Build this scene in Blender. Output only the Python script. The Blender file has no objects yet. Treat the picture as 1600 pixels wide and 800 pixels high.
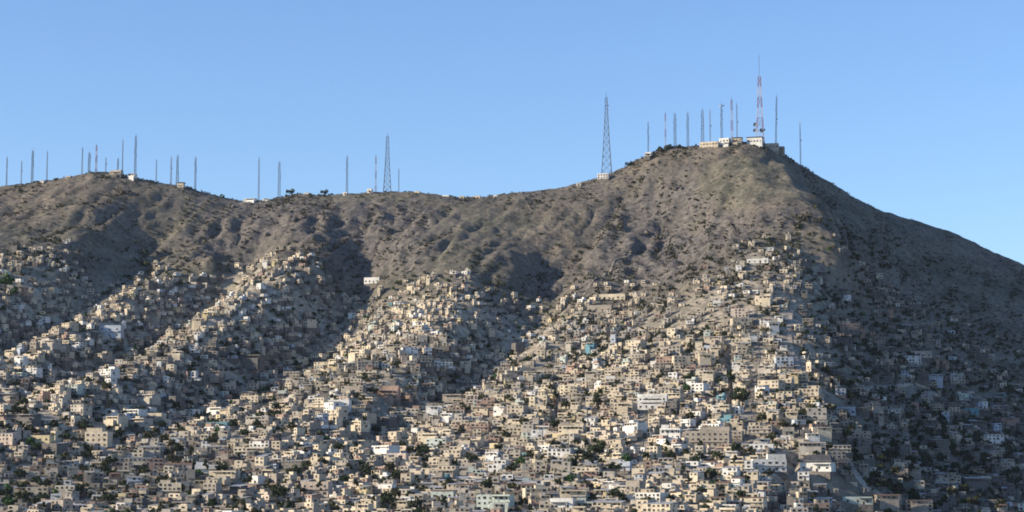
import bpy, math, random
import numpy as np
from mathutils import Vector
random.seed(7)
rng = np.random.default_rng(7)
R = math.radians
sc = bpy.context.scene
COL = sc.collection

# ------------------------------------------------------------------ camera
F = 3200.0                      # focal length in pixels of the 1600 x 800 photograph
CAMZ = 60.0
PITCH = math.atan(360.0 / F)
cam = bpy.data.cameras.new('camera')
cam.lens = 36.0 * F / 1600.0
cam.sensor_width = 36.0
cam.clip_start = 1.0
cam.clip_end = 60000.0
cam_ob = bpy.data.objects.new('camera', cam)
cam_ob.location = (0, 0, CAMZ)
cam_ob.rotation_euler = (math.pi / 2 + PITCH, 0, 0)
COL.objects.link(cam_ob)
sc.camera = cam_ob
sc.render.resolution_x, sc.render.resolution_y = 1024, 512
CP, SP = math.cos(PITCH), math.sin(PITCH)

# ------------------------------------------------------------------ sky and sun
SUN_EL = R(20.5)
SUN_T = R(13.0)                 # the sun stands to the left, a little in front of the slope
sun_dir = Vector((-math.cos(SUN_EL) * math.cos(SUN_T), -math.cos(SUN_EL) * math.sin(SUN_T), math.sin(SUN_EL)))
world = bpy.data.worlds.new('World')
sc.world = world
world.use_nodes = True
wn, wl = world.node_tree.nodes, world.node_tree.links
wn.clear()
sky = wn.new('ShaderNodeTexSky')
sky.sky_type = 'NISHITA'
sky.sun_disc = False
sky.sun_elevation = SUN_EL
sky.sun_rotation = math.atan2(sun_dir.x, sun_dir.y)
sky.altitude = 100
sky.air_density = 1.0
sky.dust_density = 0.3
sky.ozone_density = 3.0
tint = wn.new('ShaderNodeMix')
tint.data_type = 'RGBA'; tint.blend_type = 'MULTIPLY'
tint.inputs[0].default_value = 1.0
tint.inputs[7].default_value = (0.95, 1.05, 1.25, 1)
bg = wn.new('ShaderNodeBackground')
bg.inputs[1].default_value = 0.112
wo = wn.new('ShaderNodeOutputWorld')
wl.new(sky.outputs[0], tint.inputs[6])
wl.new(tint.outputs[2], bg.inputs[0])
wl.new(bg.outputs[0], wo.inputs[0])
sl = bpy.data.lights.new('sun', 'SUN')
sl.energy = 5.0
sl.angle = R(0.5)
sl.color = (1.0, 0.86, 0.67)
sun_ob = bpy.data.objects.new('sun', sl)
sun_ob.rotation_euler = sun_dir.to_track_quat('Z', 'Y').to_euler()
sun_ob.location = (-500, 300, 900)
COL.objects.link(sun_ob)
sc.view_settings.view_transform = 'Standard'
sc.view_settings.look = 'None'
sc.view_settings.exposure = 0.55
sc.view_settings.gamma = 1.0
sc.cycles.filter_width = 1.8

# ------------------------------------------------------------------ picture <-> place
def at(px, py, Y):
    """the point seen at pixel (px, py) that lies Y metres in front of the camera"""
    dx, dy = (px - 800) / F, (400 - py) / F
    fy = CP - SP * dy
    fz = SP + CP * dy
    return (dx / fy * Y, Y, CAMZ + fz / fy * Y)

def project(x, y, z):
    zz = z - CAMZ
    d = y * CP + zz * SP
    v = -y * SP + zz * CP
    return 800 + F * x / d, 400 - F * v / d, d

# ------------------------------------------------------------------ materials
def nm(name, rough=0.9):
    m = bpy.data.materials.new(name)
    m.use_nodes = True
    nt = m.node_tree
    b = nt.nodes['Principled BSDF']
    b.inputs['Roughness'].default_value = rough
    b.inputs['Specular IOR Level'].default_value = 0.2
    return m, nt, b

def wall_mat(name, col, var=0.16, rough=0.9, scale=0.5):
    m, nt, b = nm(name, rough)
    N, L = nt.nodes, nt.links
    g = N.new('ShaderNodeNewGeometry')
    n1 = N.new('ShaderNodeTexNoise'); n1.inputs['Scale'].default_value = scale; n1.inputs['Detail'].default_value = 5
    L.new(g.outputs['Position'], n1.inputs['Vector'])
    n2 = N.new('ShaderNodeTexNoise'); n2.inputs['Scale'].default_value = 0.07; n2.inputs['Detail'].default_value = 3
    L.new(g.outputs['Position'], n2.inputs['Vector'])
    r1 = N.new('ShaderNodeMapRange'); r1.inputs[1].default_value = 0.3; r1.inputs[2].default_value = 0.7
    r1.inputs[3].default_value = 1 - var * 1.6; r1.inputs[4].default_value = 1 + var * 0.8
    L.new(n1.outputs[0], r1.inputs[0])
    r2 = N.new('ShaderNodeMapRange'); r2.inputs[1].default_value = 0.3; r2.inputs[2].default_value = 0.7
    r2.inputs[3].default_value = 0.78; r2.inputs[4].default_value = 1.12
    L.new(n2.outputs[0], r2.inputs[0])
    mu = N.new('ShaderNodeMath'); mu.operation = 'MULTIPLY'
    L.new(r1.outputs[0], mu.inputs[0]); L.new(r2.outputs[0], mu.inputs[1])
    hs = N.new('ShaderNodeHueSaturation')
    hs.inputs['Color'].default_value = (*col, 1)
    L.new(mu.outputs[0], hs.inputs['Value'])
    L.new(hs.outputs[0], b.inputs['Base Color'])
    return m

PAL = {
    'dim': ('dark', (0.15, 0.142, 0.13)),  # name: (word, colour); dim mostly puts right-flank shade into walls
    'cream': ('cream', (0.60, 0.52, 0.385)),
    'white': ('white', (0.70, 0.68, 0.62)),
    'grey': ('grey', (0.44, 0.40, 0.335)),
    'concrete': ('bare concrete', (0.34, 0.30, 0.245)),
    'tan': ('tan', (0.50, 0.43, 0.32)),
    'brick': ('red brick', (0.37, 0.26, 0.20)),
    'pink': ('dusty pink', (0.54, 0.45, 0.365)),
    'mint': ('pale mint', (0.47, 0.52, 0.46)),
    'blue': ('pale blue', (0.44, 0.48, 0.52)),
    'yellow': ('pale yellow', (0.60, 0.50, 0.30)),
    'teal': ('teal', (0.15, 0.30, 0.34)),
}
MATS = {}
for k, (w, c) in PAL.items():
    MATS[k] = wall_mat('wall_' + k, c)
MATS['roof_slab'] = wall_mat('roof_slab', (0.28, 0.27, 0.25), 0.25)
MATS['roof_dust'] = wall_mat('roof_dust', (0.38, 0.35, 0.30), 0.25)
MATS['roof_metal'] = wall_mat('roof_metal', (0.42, 0.42, 0.42), 0.3, 0.55)
MATS['roof_rust'] = wall_mat('roof_rust', (0.22, 0.13, 0.09), 0.3)
MATS['roof_dark'] = wall_mat('roof_dark', (0.07, 0.07, 0.075), 0.3)
MATS['stone'] = wall_mat('stone_masonry', (0.20, 0.18, 0.155), 0.45, 0.95, 1.1)
MATS['pane'] = wall_mat('window_glass', (0.025, 0.027, 0.03), 0.3, 0.35)
MATS['frame'] = wall_mat('window_frame', (0.38, 0.35, 0.30), 0.2, 0.6)
MATS['door'] = wall_mat('door_paint', (0.10, 0.07, 0.05), 0.3, 0.7)
MATS['tank'] = wall_mat('tank_plastic', (0.03, 0.03, 0.035), 0.2, 0.5)
MATS['steel'] = wall_mat('mast_steel', (0.15, 0.17, 0.21), 0.15, 0.6)
MATS['steel_pale'] = wall_mat('mast_galvanised', (0.26, 0.28, 0.33), 0.15, 0.6)
MATS['mast_red'] = wall_mat('mast_red_paint', (0.30, 0.13, 0.14), 0.15, 0.6)
MATS['mast_white'] = wall_mat('mast_white_paint', (0.52, 0.52, 0.58), 0.1, 0.6)
MATS['leaf_a'] = wall_mat('leaf_dark', (0.035, 0.050, 0.022), 0.5, 0.85, 0.9)
MATS['leaf_b'] = wall_mat('leaf_olive', (0.062, 0.068, 0.032), 0.5, 0.85, 0.9)
MATS['leaf_c'] = wall_mat('leaf_green', (0.06, 0.13, 0.04), 0.5, 0.85, 0.9)
MATS['scrub_a'] = wall_mat('scrub_grey', (0.095, 0.088, 0.066), 0.4, 0.9, 0.5)
MATS['scrub_b'] = wall_mat('scrub_straw', (0.17, 0.155, 0.118), 0.4, 0.9, 0.5)
MATS['bark'] = wall_mat('bark', (0.09, 0.07, 0.05), 0.3)
MATS['rock'] = wall_mat('hill_rock', (0.145, 0.13, 0.118), 0.45, 0.95, 0.6)
MATS['trail'] = wall_mat('trail_dirt', (0.25, 0.22, 0.17), 0.25, 0.95, 0.3)
MATS['dirt'] = wall_mat('dirt_road', (0.40, 0.345, 0.27), 0.25, 0.95, 0.3)
MI = {k: i for i, k in enumerate(MATS)}
MLIST = list(MATS.values())

def terrain_mat():
    m, nt, b = nm('hillside', 0.95)
    N, L = nt.nodes, nt.links
    g = N.new('ShaderNodeNewGeometry')
    def noise(s, det=6, rough=0.6, w=None):
        n = N.new('ShaderNodeTexNoise'); n.inputs['Scale'].default_value = s
        n.inputs['Detail'].default_value = det; n.inputs['Roughness'].default_value = rough
        L.new(g.outputs['Position'], n.inputs['Vector'])
        return n
    def ramp(src, p0, c0, p1, c1):
        r = N.new('ShaderNodeValToRGB')
        r.color_ramp.elements[0].position = p0; r.color_ramp.elements[0].color = (*c0, 1)
        r.color_ramp.elements[1].position = p1; r.color_ramp.elements[1].color = (*c1, 1)
        L.new(src, r.inputs[0]); return r
    def mix(f, a, c, mode='MIX'):
        x = N.new('ShaderNodeMix'); x.data_type = 'RGBA'; x.blend_type = mode
        if isinstance(f, float): x.inputs[0].default_value = f
        else: L.new(f, x.inputs[0])
        L.new(a, x.inputs[6]); L.new(c, x.inputs[7]); return x
    big = noise(0.006, 4)
    base = ramp(big.outputs[0], 0.42, (0.158, 0.156, 0.122), 0.58, (0.185, 0.160, 0.136))
    mid = noise(0.035, 8, 0.7)
    patch = ramp(mid.outputs[0], 0.40, (0.060, 0.060, 0.050), 0.60, (0.225, 0.195, 0.155))
    m1 = mix(0.55, base.outputs[0], patch.outputs[0])
    fine = noise(0.25, 6, 0.75)
    fr = ramp(fine.outputs[0], 0.38, (0.45, 0.46, 0.44), 0.60, (1.25, 1.2, 1.1))
    m2 = mix(0.8, m1.outputs[2], fr.outputs[0], 'MULTIPLY')
    # paler trodden dirt between the houses (an attribute painted on the ground: where people built, cut back on the right flank to paint in its shade)
    at_ = N.new('ShaderNodeAttribute'); at_.attribute_name = 'settled'
    dirt = ramp(noise(0.12, 6, 0.7).outputs[0], 0.34, (0.13, 0.115, 0.085), 0.60, (0.46, 0.40, 0.305))
    m3 = mix(at_.outputs['Fac'], m2.outputs[2], dirt.outputs[0])
    # bare rock on steep faces
    rk = N.new('ShaderNodeAttribute'); rk.attribute_name = 'rocky'
    rc = ramp(noise(0.16, 8, 0.8).outputs[0], 0.40, (0.07, 0.064, 0.058), 0.60, (0.20, 0.178, 0.155))
    m4 = mix(rk.outputs['Fac'], m3.outputs[2], rc.outputs[0])
    L.new(m4.outputs[2], b.inputs['Base Color'])
    bp = N.new('ShaderNodeBump'); bp.inputs['Strength'].default_value = 0.9; bp.inputs['Distance'].default_value = 1.5
    L.new(fine.outputs[0], bp.inputs['Height'])
    crag = N.new('ShaderNodeTexNoise'); crag.noise_type = 'RIDGED_MULTIFRACTAL'
    crag.inputs['Scale'].default_value = 0.10; crag.inputs['Detail'].default_value = 6
    L.new(g.outputs['Position'], crag.inputs['Vector'])
    bp2 = N.new('ShaderNodeBump'); bp2.inputs['Strength'].default_value = 1.0; bp2.inputs['Distance'].default_value = 2.2
    L.new(crag.outputs[0], bp2.inputs['Height']); L.new(bp.outputs[0], bp2.inputs['Normal'])
    L.new(bp2.outputs[0], b.inputs['Normal'])
    return m

# ------------------------------------------------------------------ terrain
RIDGE = [(-500, 345, 2250), (-300, 325, 2280), (-150, 300, 2300), (-50, 295, 2300), (0, 292, 2300), (50, 286, 2300), (90, 280, 2300), (130, 272, 2300), (165, 268, 2300),
         (200, 275, 2300), (240, 285, 2300), (290, 291, 2300), (330, 304, 2300), (380, 316, 2300), (420, 313, 2300),
         (460, 302, 2300), (520, 304, 2300), (560, 303, 2300), (610, 298, 2300), (660, 301, 2300), (700, 308, 2300),
         (760, 308, 2300), (800, 301, 2300), (860, 297, 2300), (920, 284, 2300), (955, 275, 2300), (990, 253, 2300),
         (1020, 238, 2300), (1040, 231, 2300), (1065, 229, 2300), (1100, 229, 2300), (1150, 222, 2300), (1192, 221, 2300),
         (1225, 241, 2310), (1260, 263, 2320), (1300, 286, 2330), (1350, 318, 2340), (1400, 337, 2350), (1440, 349, 2350),
         (1480, 360, 2350), (1530, 383, 2350), (1600, 415, 2350), (1700, 460, 2350), (1850, 520, 2340), (2100, 600, 2300)]
LINES = [
    # crests
    [(165, 268, 2300), (150, 330, 2200), (125, 395, 2080), (60, 450, 1960), (-60, 500, 1850), (-150, 560, 1700)],
    [(330, 400, 2120), (250, 437, 2050), (150, 485, 1930), (60, 535, 1820), (-40, 590, 1700), (-150, 640, 1550)],
    [(520, 330, 2240), (525, 385, 2140), (500, 410, 2070), (400, 440, 1990), (330, 490, 1900), (270, 530, 1820), (200, 570, 1740), (120, 610, 1640), (40, 650, 1540), (-60, 700, 1420)],
    [(725, 430, 2050), (735, 470, 1960), (700, 530, 1840), (640, 590, 1730), (540, 650, 1600), (430, 710, 1450)],
    [(985, 330, 2230), (945, 400, 2120), (900, 470, 2000), (850, 530, 1880), (790, 590, 1760), (700, 650, 1630)],
    [(1200, 235, 2290), (1232, 262, 2230), (1290, 315, 2150), (1312, 365, 2060), (1250, 410, 1990), (1245, 480, 1860), (1270, 560, 1700), (1300, 640, 1540), (1310, 700, 1420), (1260, 760, 1300), (1200, 825, 1180)],
    # valleys
    [(235, 385, 2185), (190, 430, 2120), (120, 490, 1990), (0, 555, 1860), (-100, 610, 1700)],
    [(385, 430, 2150), (345, 460, 2090), (280, 510, 1980), (190, 560, 1870), (100, 600, 1760), (0, 640, 1640), (-100, 680, 1520)],
    [(552, 392, 2170), (552, 430, 2135), (524, 490, 2040), (465, 545, 1930), (400, 590, 1840), (330, 625, 1750), (250, 672, 1600), (160, 715, 1470)],
    [(882, 420, 2125), (865, 470, 2070), (825, 520, 1990), (785, 560, 1910), (725, 610, 1820), (640, 670, 1680), (560, 720, 1550)],
    [(1060, 370, 2180), (1000, 440, 2060), (945, 500, 1950), (885, 560, 1840), (830, 620, 1720)],
    [(1330, 400, 2170), (1330, 450, 2070), (1335, 520, 1930), (1365, 600, 1770), (1400, 680, 1610), (1420, 760, 1450), (1400, 825, 1330)],
]
PTS = [(790, 400, 2100), (600, 440, 2080), (610, 480, 2000), (1600, 500, 2190), (1600, 600, 2030), (1600, 700, 1820), (1600, 800, 1560), (1450, 420, 2250), (1450, 500, 2120), (1460, 600, 1930),
       (1500, 700, 1700), (1800, 620, 2100), (1800, 720, 1850), (1800, 810, 1600), (2000, 760, 1800),
       (1120, 300, 2190), (1150, 400, 2010), (1110, 450, 1930), (1110, 520, 1800), (1120, 600, 1650), (1130, 700, 1450), (1000, 600, 1660), (960, 700, 1450),
       (850, 720, 1430), (700, 740, 1400), (1180, 760, 1310), (600, 780, 1300), (300, 780, 1310), (100, 790, 1290), (-100, 780, 1330),
       (450, 370, 2170), (640, 380, 2150), (640, 440, 2060), (800, 370, 2180), (420, 400, 2110),
       (-300, 450, 2000), (-350, 600, 1650), (-350, 720, 1400), (60, 370, 2150), (20, 330, 2230), (300, 350, 2220)]

def densify(line, step=45.0):
    out = []
    P = [np.array(at(*p)) for p in line]
    for a, b in zip(P[:-1], P[1:]):
        n = max(1, int(np.hypot(*(b - a)[:2]) / step))
        for i in range(n):
            out.append(a + (b - a) * i / n)
    out.append(P[-1])
    return out

ctrl = []
for k_, l in enumerate([RIDGE] + LINES):
    dz_ = {7: 6, 8: 14, 9: 12, 10: 3}.get(k_, 0)      # the hollows between the spurs are cut a little deeper
    ctrl += [p - np.array((0, 0, dz_ * float(np.interp(p[1], [1580, 1800], [0, 1])))) for p in densify(l)]
ctrl += [np.array(at(*p)) for p in PTS]
for (px, py, Y) in LINES[5]:
    if py < 800: ctrl.append(np.array(at(px + 24, py + 20, Y + 26)) + np.array((0, 0, -13.0)))
for p in RIDGE:
    q = np.array(at(*p))
    ctrl.append(q + np.array((0, 160, -60))); ctrl.append(q + np.array((0, 420, -190))); ctrl.append(q + np.array((0, 750, -300)))
for px in range(-600, 2300, 100):
    q = float(np.interp(px, [1280, 1360], [0, 75]))
    ctrl.append(np.array(at(px, 832 + q, 1150))); ctrl.append(np.array(at(px, 870 + q, 1000)))
    if px > 1350: ctrl.append(np.array(at(px, 900, 1300)))
ctrl = np.array(ctrl)
# drop near-duplicates
keep = []
for i, c in enumerate(ctrl):
    if all(np.hypot(c[0] - ctrl[j][0], c[1] - ctrl[j][1]) > 14 for j in keep): keep.append(i)
ctrl = ctrl[keep]
S = 1000.0
cx, cy, cz = ctrl[:, 0] / S, ctrl[:, 1] / S, ctrl[:, 2]
n = len(cx)
D = np.hypot(cx[:, None] - cx[None, :], cy[:, None] - cy[None, :])
A = np.zeros((n + 3, n + 3))
A[:n, :n] = D + np.eye(n) * -0.0015
A[:n, n] = 1; A[:n, n + 1] = cx; A[:n, n + 2] = cy
A[n:, :n] = A[:n, n:].T
W = np.linalg.solve(A, np.concatenate([cz, np.zeros(3)]))
GX = np.arange(-1152, 1153, 8.0); GY = np.arange(960, 3010, 8.0)
gx, gy = np.meshgrid(GX, GY)
Z0 = np.zeros(gx.size)
fx, fy = gx.ravel() / S, gy.ravel() / S
for s in range(0, gx.size, 8192):
    e = slice(s, s + 8192)
    d = np.hypot(fx[e, None] - cx[None, :], fy[e, None] - cy[None, :])
    Z0[e] = d @ W[:n] + W[n] + W[n + 1] * fx[e] + W[n + 2] * fy[e]
Z0 = Z0.reshape(gx.shape)

def bil(Z, X0, Y0, st, x, y):
    u = np.clip((np.asarray(x) - X0) / st, 0, Z.shape[1] - 1.001)
    v = np.clip((np.asarray(y) - Y0) / st, 0, Z.shape[0] - 1.001)
    i, j = u.astype(int), v.astype(int)
    a, b = u - i, v - j
    return Z[j, i] * (1 - a) * (1 - b) + Z[j, i + 1] * a * (1 - b) + Z[j + 1, i] * (1 - a) * b + Z[j + 1, i + 1] * a * b

LAT = rng.random((256, 256))
def vnoise(x, y, ox=0):
    x = np.asarray(x) + ox * 17.31; y = np.asarray(y) + ox * 9.77
    i, j = np.floor(x).astype(int), np.floor(y).astype(int)
    a, b = x - i, y - j
    a = a * a * (3 - 2 * a); b = b * b * (3 - 2 * b)
    g = lambda p, q: LAT[q % 256, p % 256]
    return g(i, j) * (1 - a) * (1 - b) + g(i + 1, j) * a * (1 - b) + g(i, j + 1) * (1 - a) * b + g(i + 1, j + 1) * a * b - 0.5

# where the town reaches up the slope (edge as seen in the photograph)
TOWN = np.array([(-400, 420), (0, 400), (110, 395), (125, 440), (190, 452), (240, 430), (340, 432), (400, 410), (495, 405), (505, 440), (540, 480),
                 (590, 470), (640, 448), (720, 428), (770, 455), (860, 490), (900, 470), (960, 458), (1060, 462), (1100, 430), (1180, 388),
                 (1240, 382), (1310, 385), (1400, 425), (1500, 485), (1600, 545), (2000, 700)], float)
def town_depth(px, py):
    return np.asarray(py) - np.interp(px, TOWN[:, 0], TOWN[:, 1])

st = 4.0
hx = np.arange(-1150, 1151, st); hy = np.arange(965, 3000, st)
mx, my = np.meshgrid(hx, hy)
Z = bil(Z0, GX[0], GY[0], 8.0, mx, my)
ppx, ppy, _ = project(mx, my, Z)
td = town_depth(ppx, ppy)
up = np.clip((40 - td) / 80.0, 0.0, 1.0)            # wild slope above the town
rough = np.clip(vnoise(mx / 140, my / 140, 3) * 2.2 + 0.35 + 0.5 * np.exp(-((ppx - 1040) / 180) ** 2), 0, 1.3) * up
warp = 30 * vnoise(mx / 90, my / 90, 5)
skew = np.interp(ppx, [-200, 500, 1180, 1300, 1700], [-0.45, -0.42, -0.30, 0.12, 0.25])
sxx = mx + skew * (my - 2300)
gul = -np.abs(vnoise((sxx + warp) / 36, my / 150, 1)) * 6 + 1.5
gul2 = -np.abs(vnoise((sxx + warp) / 14, my / 52, 2)) * 8 + 2.0
GULLY = np.clip(-gul2 / 3 + 0.1, -1, 1) + 0.4 * np.clip(-gul / 5, -1, 1)
ridge_fade = np.clip((2300 - my) / 90, 0.25, 1)
Z += (gul * (0.25 + 0.75 * up) * ridge_fade + gul2 * (0.1 + 0.9 * up) * ridge_fade
      + vnoise(mx / 70, my / 70, 7) * 4 * ridge_fade
      + rough * (vnoise(mx / 22, my / 22, 8) * 3 + (0.25 - np.abs(vnoise(mx / 12, my / 17, 9))) * 11) * ridge_fade
      + vnoise(mx / 9, my / 9, 11) * (0.5 + 1.8 * up)
      + up * ridge_fade * ((0.25 - np.abs(vnoise(sxx / 10, my / 26, 14))) * 9 + vnoise(sxx / 7, my / 11, 15) * 3.0))
HX0, HY0 = hx[0], hy[0]
LANES = [[(1136, 545, 1745), (1142, 590, 1660), (1142, 650, 1550)], [(1240, 712, 1395), (1222, 760, 1290), (1192, 812, 1185)], [(872, 600, 1690), (868, 660, 1560)], [(500, 610, 1760), (470, 660, 1650)]]
LANE_PTS = []
for l in LANES:
    for q in densify(l, 4.0): LANE_PTS.append((q[0], q[1]))
LANE_PTS = np.array(LANE_PTS)
_sel = (mx > LANE_PTS[:, 0].min() - 20) & (mx < LANE_PTS[:, 0].max() + 20) & (my > 1150) & (my < 1800)
_d = np.full(_sel.sum(), 1e9)
for q in LANE_PTS: _d = np.minimum(_d, np.hypot(mx[_sel] - q[0], my[_sel] - q[1]))
Z[_sel] -= 9.0 * np.exp(-(_d / 5.5) ** 2)
def H(x, y): return bil(Z, HX0, HY0, st, x, y)
ROCKY = np.clip(rough * 1.2 - 0.35 + vnoise(mx / 16, my / 16, 12) * 1.1, 0, 1)
SETT = np.clip(td / 50 + 0.2 + vnoise(mx / 40, my / 40, 13), 0, 1) * np.interp(ppx, [-100, 1240, 1330], [1, 1, .15])  # pale dirt fades past the crest, putting the flank's shade into the ground colour
def rocky(x, y): return bil(ROCKY, HX0, HY0, st, x, y)

def ray_ground(px, py, y0=1000.0, y1=2600.0):
    ys = np.arange(y0, y1, 3.0)
    P = [at(px, py, y) for y in ys]
    X = np.array([p[0] for p in P]); ZZ = np.array([p[2] for p in P])
    hit = np.nonzero(H(X, ys) >= ZZ)[0]
    if len(hit) == 0: return None
    k = hit[0]
    return X[k], ys[k], float(H(X[k], ys[k]))

def add_mesh(name, verts, faces, mats, fmat=None, smooth=False, parent=None, loc=None, rot=0.0):
    me = bpy.data.meshes.new(name)
    verts = np.asarray(verts, np.float32); faces = np.asarray(faces, np.int32)
    k = faces.shape[1]
    me.vertices.add(len(verts)); me.vertices.foreach_set('co', verts.ravel())
    me.loops.add(faces.size); me.loops.foreach_set('vertex_index', faces.ravel())
    me.polygons.add(len(faces))
    me.polygons.foreach_set('loop_start', np.arange(0, faces.size, k, dtype=np.int32))
    me.polygons.foreach_set('loop_total', np.full(len(faces), k, np.int32))
    for m in mats: me.materials.append(m)
    if fmat is not None: me.polygons.foreach_set('material_index', np.asarray(fmat, np.int32))
    me.polygons.foreach_set('use_smooth', np.full(len(faces), smooth, bool))
    me.update(calc_edges=True)
    return link(name, me, parent, loc, rot)

def link(name, me, parent=None, loc=None, rot=0.0):
    o = bpy.data.objects.new(name, me)
    COL.objects.link(o)
    if parent is not None: o.parent = parent
    if loc is not None: o.location = loc
    if rot: o.rotation_euler = (0, 0, rot)
    return o

def tag(o, label, cat, group=None):
    o['label'] = label; o['category'] = cat
    if group: o['group'] = group
    return o

# the whole ground as one sheet out to the horizon
ex = [60, 160, 320, 600, 1100, 2200, 5000, 12000, 24000]
ax = np.concatenate([hx[0] - np.array(ex[::-1], float), hx, hx[-1] + np.array(ex, float)])
ay = np.concatenate([hy[0] - np.array(ex[::-1], float), hy, hy[-1] + np.array(ex, float)])
AX, AY = np.meshgrid(ax, ay)
ZZ = H(np.clip(AX, hx[0], hx[-1]), np.clip(AY, hy[0], hy[-1]))
out = np.maximum(np.maximum(hx[0] - AX, AX - hx[-1]), np.maximum(hy[0] - AY, AY - hy[-1]))
k = np.clip(out / 900.0, 0, 1); k = k * k * (3 - 2 * k)
ZZ = ZZ * (1 - k) + 12.0 * k
nx, ny = len(ax), len(ay)
idx = np.arange(nx * ny).reshape(ny, nx)
faces = np.stack([idx[:-1, :-1], idx[:-1, 1:], idx[1:, 1:], idx[1:, :-1]], -1).reshape(-1, 4)
ter = add_mesh('hillside', np.stack([AX, AY, ZZ], -1).reshape(-1, 3), faces, [terrain_mat()], smooth=True)
ter['kind'] = 'structure'
for nme, arr in (('settled', SETT), ('rocky', ROCKY)):
    v = bil(arr, HX0, HY0, st, np.clip(AX, hx[0], hx[-1]), np.clip(AY, hy[0], hy[-1]))
    a = ter.data.attributes.new(nme, 'FLOAT', 'POINT')
    a.data.foreach_set('value', v.astype(np.float32).ravel())

# ------------------------------------------------------------------ boxes
BV = np.array([(-.5, -.5, 0), (.5, -.5, 0), (.5, .5, 0), (-.5, .5, 0), (-.5, -.5, 1), (.5, -.5, 1), (.5, .5, 1), (-.5, .5, 1)])
BF = np.array([(4, 5, 6, 7), (0, 1, 5, 4), (1, 2, 6, 5), (2, 3, 7, 6), (3, 0, 4, 7), (0, 3, 2, 1)])
# a box: (x, y, z0, sx, sy, sz, material, lift)   lift = extra height of the back edge (sloped sheets)
def boxes_mesh(bx, loc=(0, 0, 0), rot=0.0):
    B = np.array([b[:6] for b in bx], float)
    lift = np.array([b[7] if len(b) > 7 else 0.0 for b in bx])
    V = BV[None] * B[:, None, 3:6]
    V = V + B[:, None, 0:3]
    V[:, :, 2] += (BV[None, :, 1] + 0.5) * lift[:, None]
    c, s = math.cos(rot), math.sin(rot)
    X = V[..., 0] * c - V[..., 1] * s + loc[0]
    Y = V[..., 0] * s + V[..., 1] * c + loc[1]
    V = np.stack([X, Y, V[..., 2] + loc[2]], -1).reshape(-1, 3)
    Fc = (BF[None] + 8 * np.arange(len(bx))[:, None, None]).reshape(-1, 4)
    M = np.repeat([MI[b[6]] for b in bx], 6)
    return V, Fc, M

def boxes_obj(name, bx, parent=None, loc=None, rot=0.0):
    V, Fc, M = boxes_mesh(bx)
    names = sorted(set(b[6] for b in bx), key=lambda q: MI[q])
    rm = {MI[q]: i for i, q in enumerate(names)}
    return add_mesh(name, V, Fc, [MATS[q] for q in names], [rm[m] for m in M], parent=parent, loc=loc, rot=rot)

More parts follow.
